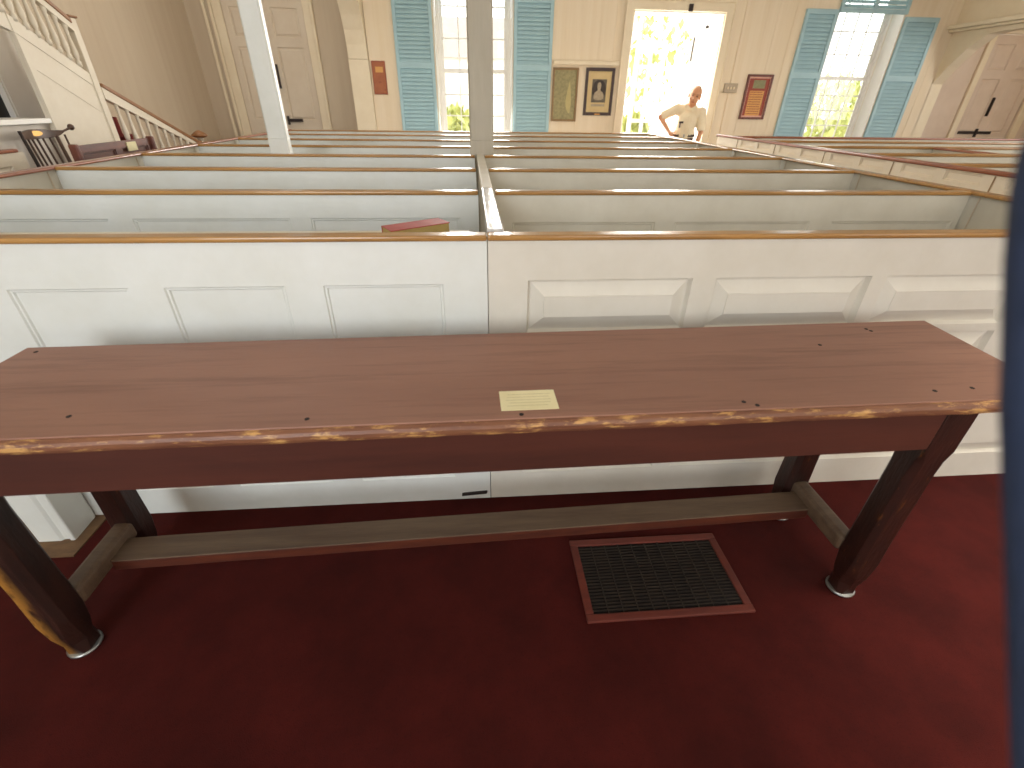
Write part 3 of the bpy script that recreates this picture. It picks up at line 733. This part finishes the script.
# dark settle behind the left partition
t = thing('wooden_settle', 'dark brown panelled wooden settle in the left aisle below the stairs', 'bench', (-2.95, 4.77, 0), 0)
bm = bmesh.new()
sheet(bm, lambda u, v, w: (-.10+w, u, v), -.50, .50, .0, 1.212, [(-.43, -.04, .55, 1.16), (.04, .43, .55, 1.16)], depth=.018, thick=.035)
obj('panelled_back', bm, M['dark_wood'], t)
B('seat', [(-.1, .26, -.5, .5, .40, .44)], M['dark_wood'], t, .006)
for s in (-1, 1): B('arm_end', [(-.10, .26, s*.5-.02, s*.5+.02, 0, .72), (-.135, -.07, s*.5-.02, s*.5+.02, 0, 1.227)], M['dark_wood'], t, .01)
pp = B('paper_sheet', [(-.008, 0, -.065, .065, -.035, .035)], M['card'])
pp.location = (-3.041, 4.955, 1.165)
tag(pp, 'small pale paper sheet fixed to the back of the dark settle', 'paper')
# settle's neighbour: tall-back chair with gilt crest
t = thing('spindle_chair', 'dark spindle-back chair with curved crest rail and gold stencil at far left', 'chair', (-3.42, 4.81, 0), 0)
bm = bmesh.new()
n = 16; top = []; bot = []
for i in range(n+1):
    s = i/n; y = -.30+.56*s
    zc = 1.265+.006*math.sin(s*PI)-.012*s+(.05*max(0, (s-.72)/.28)**1.5)
    th = .030*(math.sin(PI*min(1, s*1.02+.12))**.5)+.006 if s < .98 else .012
    x = -.16-.07*math.sin(s*PI)
    top.append((x, y, zc+th)); bot.append((x, y, zc-th))
for sgn in (0,):
    ra = [[bm.verts.new((p[0]-.012, p[1], p[2])), bm.verts.new((p[0]+.012, p[1], p[2])), bm.verts.new((q[0]+.012, q[1], q[2])), bm.verts.new((q[0]-.012, q[1], q[2]))] for p, q in zip(top, bot)]
    for a, b in zip(ra, ra[1:]):
        for k in range(4): bm.faces.new((a[k], a[(k+1) % 4], b[(k+1) % 4], b[k]))
    bm.faces.new(ra[0]); bm.faces.new(ra[-1][::-1])
cr = obj('crest_rail', bm, M['chair'], t, .004)
bm = bmesh.new(); flatell(bm, 0, 0, .07, .02, -.002, 14); bm.transform(Matrix.Translation((-.208, -.09, 1.272)) @ Matrix.Rotation(PI/2, 4, 'Z'))
obj('gold_stencil', bm, M['chair_gold'], cr)
bm = bmesh.new(); bmesh.ops.create_uvsphere(bm, u_segments=12, v_segments=8, radius=.026, matrix=Matrix.Translation((-.16, .262, 1.305)))
obj('crest_scroll', bm, M['chair'], cr, smooth=True)
for i in range(7):
    y = -.22+i*.068; x = -.16-.07*math.sin((y+.30)/.56*PI)
    bm = bmesh.new(); tube(bm, (-.12, y*.85, .44), (x, y, 1.25), .010 if i != 5 else .016, .008 if i != 5 else .014, 8); obj('spindle', bm, M['chair'], t, smooth=True)
bm = bmesh.new(); tube(bm, (-.12, -.25, .44), (-.165, -.30, 1.30), .016, .012, 8); obj('back_post', bm, M['iron'], t, smooth=True)
bm = bmesh.new(); prism(bm, [(-.2, -.22), (-.1, -.26), (.18, -.24), (.22, -.18), (.22, .18), (.18, .24), (-.1, .26), (-.2, .22)], 'z', .40, .44); obj('seat', bm, M['chair'], t, .01)
for sx, sy in ((-1,-1), (-1,1), (1,-1), (1,1)):
    bm = bmesh.new(); tube(bm, (sx*.20, sy*.22, 0), (sx*.14, sy*.16, .41), .014, .02, 10); obj('leg', bm, M['chair'], t, smooth=True)

# ------------------------------------------------------------------ phone-case flap at the lens (right edge), made into a floor-standing bar
dn = Vector((.0, -.5175, -.8552))
top_ = Vector((.1902, .171, 1.5445))
Lb = top_.z/.8552
bot_ = top_+dn*Lb
bm = bmesh.new()
ex = Vector((math.cos(.086), -math.sin(.086), 0)); ey = dn.cross(ex).normalized()
KB = .5
rings = []
for s, wl, wr, th in ((0, .012, .020, .006), (.012, .008, .03, .012), (.04, .001, .052, .015), (.09, -.0055, .06, .016), (.2, -.012, .062, .016), (.5, -.010, .062, .016), (1.0, -.010, .062, .016), (Lb-.02, -.010, .062, .016)):
    c = top_+dn*(s if s > .6 else s*KB); wl, wr, th = wl*KB, wr*KB, th*KB
    r_ = []
    for k in range(16):
        a = 2*PI*k/16
        sx = math.copysign(abs(math.cos(a))**.6, math.cos(a)); sy = math.copysign(abs(math.sin(a))**.8, math.sin(a))
        r_.append(bm.verts.new(c+ex*((wl+wr)/2+(wr-wl)/2*sx)+ey*(th*sy)))
    rings.append(r_)
for a, b in zip(rings, rings[1:]):
    for k in range(16): bm.faces.new((a[k], a[(k+1) % 16], b[(k+1) % 16], b[k]))
bm.faces.new(rings[0]); bm.faces.new(rings[-1][::-1])
tag(obj('case_flap_bar', bm, M['navy'], smooth=True), 'dark navy blue phone-case flap at the right edge, built as a leaning bar', 'phone case flap')

# ------------------------------------------------------------------ the man in the doorway
man = thing('person', 'man in cream short-sleeved shirt standing in the doorway, hand on hip', 'person', (3.60, 8.68, 0), -.395)
def remeshed(name, bm, m, parent, vox=.006, it=4, ):
    me = bpy.data.meshes.new(name+'_raw'); bm.to_mesh(me); bm.free()
    o = bpy.data.objects.new(name, me); C.objects.link(o)
    r = o.modifiers.new('r', 'REMESH'); r.mode = 'VOXEL'; r.voxel_size = vox; r.use_smooth_shade = True
    s = o.modifiers.new('s', 'SMOOTH'); s.iterations = it; s.factor = .5
    dg = bpy.context.evaluated_depsgraph_get(); dg.update()
    nm = bpy.data.meshes.new_from_object(o.evaluated_get(dg))
    o.modifiers.clear(); o.data = nm; bpy.data.meshes.remove(me); nm.name = name
    nm.materials.clear(); nm.materials.append(m)
    for p in nm.polygons: p.use_smooth = True
    o.parent = parent
    return o
# local frame: -y faces the viewer, +x is the viewer's right
HC = Vector((.070, -.03, 1.672)); HS = 1.22
tilt = Matrix.Rotation(math.radians(14), 4, 'Y') @ Matrix.Rotation(math.radians(8), 4, 'X')
def hd(p): return HC + (tilt @ (Vector(p)*HS))
bm = bmesh.new()
ell(bm, hd((0, .012, .025)), tuple(HS*q for q in (.074, .094, .088)), tilt); ell(bm, hd((0, -.018, -.035)), tuple(HS*q for q in (.060, .072, .078)), tilt); ell(bm, hd((0, -.045, -.088)), tuple(HS*q for q in (.032, .034, .026)), tilt)
capsule(bm, hd((0, -.090, .010)), .009, hd((0, -.108, -.025)), .013); ell(bm, hd((-.012, -.1, -.028)), tuple(HS*q for q in (.009,)*3)); ell(bm, hd((.012, -.1, -.028)), tuple(HS*q for q in (.009,)*3))
capsule(bm, hd((-.035, -.078, .028)), .010, hd((.035, -.078, .028)), .010)
for s in (-1, 1): ell(bm, hd((s*.076, .012, -.012)), tuple(HS*q for q in (.010, .020, .032)), tilt); ell(bm, hd((s*.038, -.062, -.03)), tuple(HS*q for q in (.022, .02, .02)), tilt)
capsule(bm, hd((0, .015, -.06)), .064, (.04, .02, 1.50), .068)
# torso and legs
capsule(bm, (-.10, .02, 1.47), .080, (.13, .02, 1.43), .080); capsule(bm, (.02, .01, 1.33), .14, (.0, .01, 1.10), .135); capsule(bm, (-.06, .01, .98), .11, (.06, .01, .98), .11)
for s in (-1, 1):
    capsule(bm, (s*.085, .01, .93), .088, (s*.10, -.01, .50), .058); capsule(bm, (s*.10, -.01, .50), .056, (s*.11, .03, .09), .038)
    capsule(bm, (s*.11, .04, .05), .036, (s*.125, -.13, .035), .030)
# viewer's left arm: hand on hip
SH, EL, WR = Vector((-.165, .02, 1.49)), Vector((-.42, .03, 1.365)), Vector((-.25, -.075, 1.165))
capsule(bm, SH, .056, EL, .044); capsule(bm, EL, .042, WR, .028)
PALM = Vector((-.208, -.120, 1.125)); capsule(bm, WR, .027, PALM, .032)
for k, (dx, dz, L_) in enumerate(((.060, .020, .062), (.066, -.002, .068), (.062, -.024, .064), (.050, -.044, .052))):
    b0 = PALM+Vector((.012, -.018, .018-k*.015)); k1 = b0+Vector((dx*.55, -.010, dz*.5)); k2 = k1+Vector((dx*.5, .012, dz*.5-.006))
    capsule(bm, PALM, .018, b0, .0095, 8); capsule(bm, b0, .0095, k1, .0085, 8); capsule(bm, k1, .0085, k2, .0075, 8)
capsule(bm, WR.lerp(PALM, .4), .014, PALM+Vector((-.012, .03, .032)), .011, 8); capsule(bm, PALM+Vector((-.012, .03, .032)), .011, PALM+Vector((.010, .052, .042)), .009, 8)
# viewer's right arm hanging
SH2, EL2, WR2 = Vector((.215, .02, 1.45)), Vector((.265, .03, 1.15)), Vector((.215, -.03, .93))
capsule(bm, SH2, .056, EL2, .043); capsule(bm, EL2, .041, WR2, .028)
PALM2 = Vector((.205, -.045, .865)); capsule(bm, WR2, .026, PALM2, .030)
for k in range(4):
    b0 = PALM2+Vector((-.022+k*.015, -.012+k*.004, -.030)); L_ = (.036, .041, .039, .031)[k]
    k1 = b0+Vector((-.002, -.010, -L_)); k2 = k1+Vector((.002, .014, -L_*.8))
    capsule(bm, PALM2, .018, b0, .0095, 8); capsule(bm, b0, .0095, k1, .0085, 8); capsule(bm, k1, .0085, k2, .0072, 8)
capsule(bm, WR2.lerp(PALM2, .5), .014, PALM2+Vector((-.036, -.02, -.012)), .011, 8); capsule(bm, PALM2+Vector((-.036, -.02, -.012)), .011, PALM2+Vector((-.040, -.028, -.045)), .009, 8)
remeshed('body', bm, M['skin'], man, .005, 3)
# hair: short fringe round the back and sides, thin on top
bm = bmesh.new(); ell(bm, (0, .014, .027), (.0785, .099, .0915), None, 32, 24)
dele = [v for v in bm.verts if (v.co.y < -.005 - (.0 if v.co.z < .07 else -.03)) or v.co.z < -.035]
bmesh.ops.delete(bm, geom=dele, context='VERTS')
bm.transform(Matrix.Translation(HC) @ tilt @ Matrix.Diagonal((HS, HS, HS, 1)))
h_ = obj('hair', bm, M['hair'], man, smooth=True)
so = h_.modifiers.new('s', 'SOLIDIFY'); so.thickness = .006
for s in (-1, 1):
    bm = bmesh.new(); ell(bm, hd((s*.030, -.078, .010)), (.013, .010, .007), tilt, 12, 8); obj('eye', bm, M['eye'], man, smooth=True)
    bm = bmesh.new(); capsule(bm, hd((s*.018, -.092, .030)), .004, hd((s*.045, -.078, .030)), .003, 8); obj('eyebrow', bm, M['hair'], man, smooth=True)
bm = bmesh.new(); capsule(bm, hd((-.020, -.082, -.060)), .006, hd((.020, -.082, -.060)), .006, 8); obj('mouth', bm, M['lip'], man, smooth=True)
# shirt
bm = bmesh.new()
capsule(bm, (-.11, .02, 1.465), .094, (.14, .02, 1.425), .094); capsule(bm, (.02, .005, 1.33), .158, (.0, .005, 1.12), .152)
capsule(bm, (-.02, .02, 1.50), .074, (.08, .02, 1.49), .070)
capsule(bm, (-.05, .005, 1.12), .13, (.05, .005, 1.12), .13)
for a, b, c in ((SH, EL, .92), (SH2, EL2, .90)):
    e = a.lerp(b, c); capsule(bm, a, .078, a.lerp(b, .3), .078); tube(bm, a.lerp(b, .2), e, .076, .072, 16)
bmesh.ops.recalc_face_normals(bm, faces=bm.faces)
sh = remeshed('shirt', bm, M['shirt'], man, .007, 4)
bm = bmesh.new()
prism(bm, [(-.045, 1.56), (.035, 1.50), (.012, 1.455), (-.055, 1.515)], 'y', -.128, -.100); prism(bm, [(.125, 1.54), (.045, 1.50), (.072, 1.45), (.135, 1.495)], 'y', -.128, -.100)
obj('collar', bm, M['shirt'], sh, .005)
B('button_placket', [(.020, .055, -.162, -.150, 1.06, 1.40)], M['shirt'], sh, .004)
bm = bmesh.new(); box(bm, -.105, -.035, -.185, -.160, 1.285, 1.315); box(bm, -.095, -.075, -.18, -.155, 1.22, 1.29)
obj('chest_clip', bm, M['clip'], sh, .004)
# trousers, belt, shoes
bm = bmesh.new()
capsule(bm, (-.06, .01, .985), .125, (.06, .01, .985), .125); capsule(bm, (-.05, .005, 1.06), .122, (.05, .005, 1.06), .122)
for s in (-1, 1):
    capsule(bm, (s*.085, .01, .93), .104, (s*.10, -.01, .50), .078); tube(bm, (s*.10, -.01, .52), (s*.11, .03, .055), .078, .066, 16)
remeshed('trousers', bm, M['trouser'], man, .008, 4)
bm = bmesh.new()
n = 28; R0 = []
for i in range(n):
    a = 2*PI*i/n; R0.append((.186*math.cos(a), .005+.140*math.sin(a)))
prism(bm, R0, 'z', 1.085, 1.125)
be = obj('belt', bm, M['belt'], man, .004)
B('buckle', [(.0, .05, -.150, -.138, 1.082, 1.128)], M['steel'], be, .004)
for s in (-1, 1):
    bm = bmesh.new(); capsule(bm, (s*.11, .05, .045), .044, (s*.125, -.14, .040), .038); 
    for v in bm.verts: v.co.z = max(v.co.z, .001)
    obj('shoe', bm, M['shoe'], man, smooth=True)

# ------------------------------------------------------------------ outdoors, seen through the openings
bm = bmesh.new(); box(bm, -30, 45, 10.5, 60, -.32, -.17)
obj('ground', bm, M['paving'], kind='structure')
def bush(x, y, h, r, label, trunk=True, dens=420):
    t = thing('tree', label, 'tree', (x, y, -.17), 0, 'greenery outdoors')
    bm = bmesh.new(); tube(bm, (0, 0, 0), (0, 0, h*.75), .09, .04, 8); obj('trunk', bm, M['bark'], t)
    bm = bmesh.new()
    for i in range(dens):
        while True:
            p = Vector((random.uniform(-1, 1), random.uniform(-1, 1), random.uniform(-1, 1)))
            if .25 < p.length < 1: break
        c = Vector((p.x*r, p.y*r, h*.62+p.z*h*.38)); q = Vector((random.uniform(-1, 1), random.uniform(-1, 1), random.uniform(-1, 1))).normalized().to_track_quat('Z', 'Y')
        s = random.uniform(.10, .22)
        vs = [bm.verts.new(c+q @ Vector(v)*s) for v in ((-.5, 0, 0), (0, -1, .1), (.5, 0, 0), (0, 1, .1))]
        bm.faces.new(vs)
    obj('foliage', bm, M['leaf'], t)
bush(10.6, 15.2, 2.6, 1.0, 'yellow-green leafy bush outside the right window, at its left')
bush(12.6, 16.4, 2.0, .9, 'low green bush outside the right window, at its right')
bush(6.0, 19.5, 5.6, 1.7, 'tall green tree beyond the open doorway')
bush(4.5, 14.5, 1.5, .55, 'small green bush beyond the glazed leaf in the doorway')
bush(-.4, 15.5, 1.6, .7, 'low grey-green bush outside the middle window, left of the post')
t = thing('house', 'pale clapboard house across the street beyond the middle window', 'house', (.5, 26, -.17))
B('house_wall', [(-5, 6, 0, 5, 0, 3.4)], M['house'], t)
bm = bmesh.new(); prism(bm, [(-.3, 3.4), (5.3, 3.4), (2.5, 5.2)], 'x', -5.3, 6.3); obj('roof', bm, M['roof'], t)
for x in (-3.2, -1.2, 1.2, 3.4): B('house_window', [(x-.4, x+.4, -.03, .02, 1.0, 2.3)], M['housepane'], t)

# ------------------------------------------------------------------ light
wd = bpy.data.worlds.new('sky'); scene.world = wd; wd.use_nodes = True
bg = wd.node_tree.nodes['Background']; bg.inputs['Color'].default_value = (1.0, .985, .96, 1); bg.inputs['Strength'].default_value = 3.8
def area(name, loc, rot, sx, sy, e, col=(1, .96, .9)):
    l = bpy.data.lights.new(name, 'AREA'); l.shape = 'RECTANGLE'; l.size = sx; l.size_y = sy; l.energy = e; l.color = col
    o = bpy.data.objects.new(name, l); C.objects.link(o); o.location = loc; o.rotation_euler = rot
    return o
area('overhead_fill', (2.5, 5.5, 4.9), (0, 0, 0), 9, 8, 22)  # broad overhead fill, added to lift the whole room
area('rear_window_light', (2.2, -3.3, 2.6), (math.radians(82), 0, 0), 3, 2.4, 10)
area('rear_left_window_light', (-2.3, -3.3, 2.6), (math.radians(82), 0, 0), 2.4, 2.4, 132, (.84, .95, 1.06))
area('right_side_fill', (11.3, 2.6, 2.4), (math.radians(85), 0, math.radians(90)), 4, 2.4, 265, (1, .985, .95))  # added fill from the unseen right side of the room
area('far_window_light', (.1, 9.35, 2.2), (math.radians(-80), 0, 0), 1.2, 2.2, 150)
area('door_light', (3.5, 9.9, 1.6), (math.radians(-85), 0, 0), 1.4, 2.4, 140)
area('left_aisle_fill', (-3.2, 7.0, 4.6), (0, 0, 0), 1.4, 3, 37)  # added fill brightening the left recess and stairs
sp = area('carpet_fill', (2.5, .1, 4.8), (0, 0, 0), .8, .8, 30, (1, .95, .88)); sp.data.spread = math.radians(42)  # added downward fill lifting the right-hand carpet

# ------------------------------------------------------------------ camera
f_px, pitch, yaw, roll = 465.4, .5447, .0861, .0154
F = Vector((math.sin(yaw)*math.cos(pitch), math.cos(yaw)*math.cos(pitch), -math.sin(pitch)))
r0 = Vector((math.cos(yaw), -math.sin(yaw), 0)); u0 = r0.cross(F)
Rv = r0*math.cos(roll)+u0*math.sin(roll); Uv = -r0*math.sin(roll)+u0*math.cos(roll)
cam = bpy.data.cameras.new('camera'); co = bpy.data.objects.new('camera', cam); C.objects.link(co)
mw = Matrix.Identity(4)
for i in range(3): mw[i][0], mw[i][1], mw[i][2] = Rv[i], Uv[i], -F[i]
mw[2][3] = 1.55
co.matrix_world = mw
cam.sensor_fit = 'HORIZONTAL'; cam.sensor_width = 36; cam.lens = f_px/1024*36; cam.clip_start = .02; cam.clip_end = 200
cam.dof.use_dof = True; cam.dof.focus_distance = 2.2; cam.dof.aperture_fstop = cam.lens/5.5
scene.camera = co
scene.view_settings.view_transform = 'Standard'
scene.view_settings.look = 'None'
scene.view_settings.exposure = 0
scene.cycles.use_denoising = True
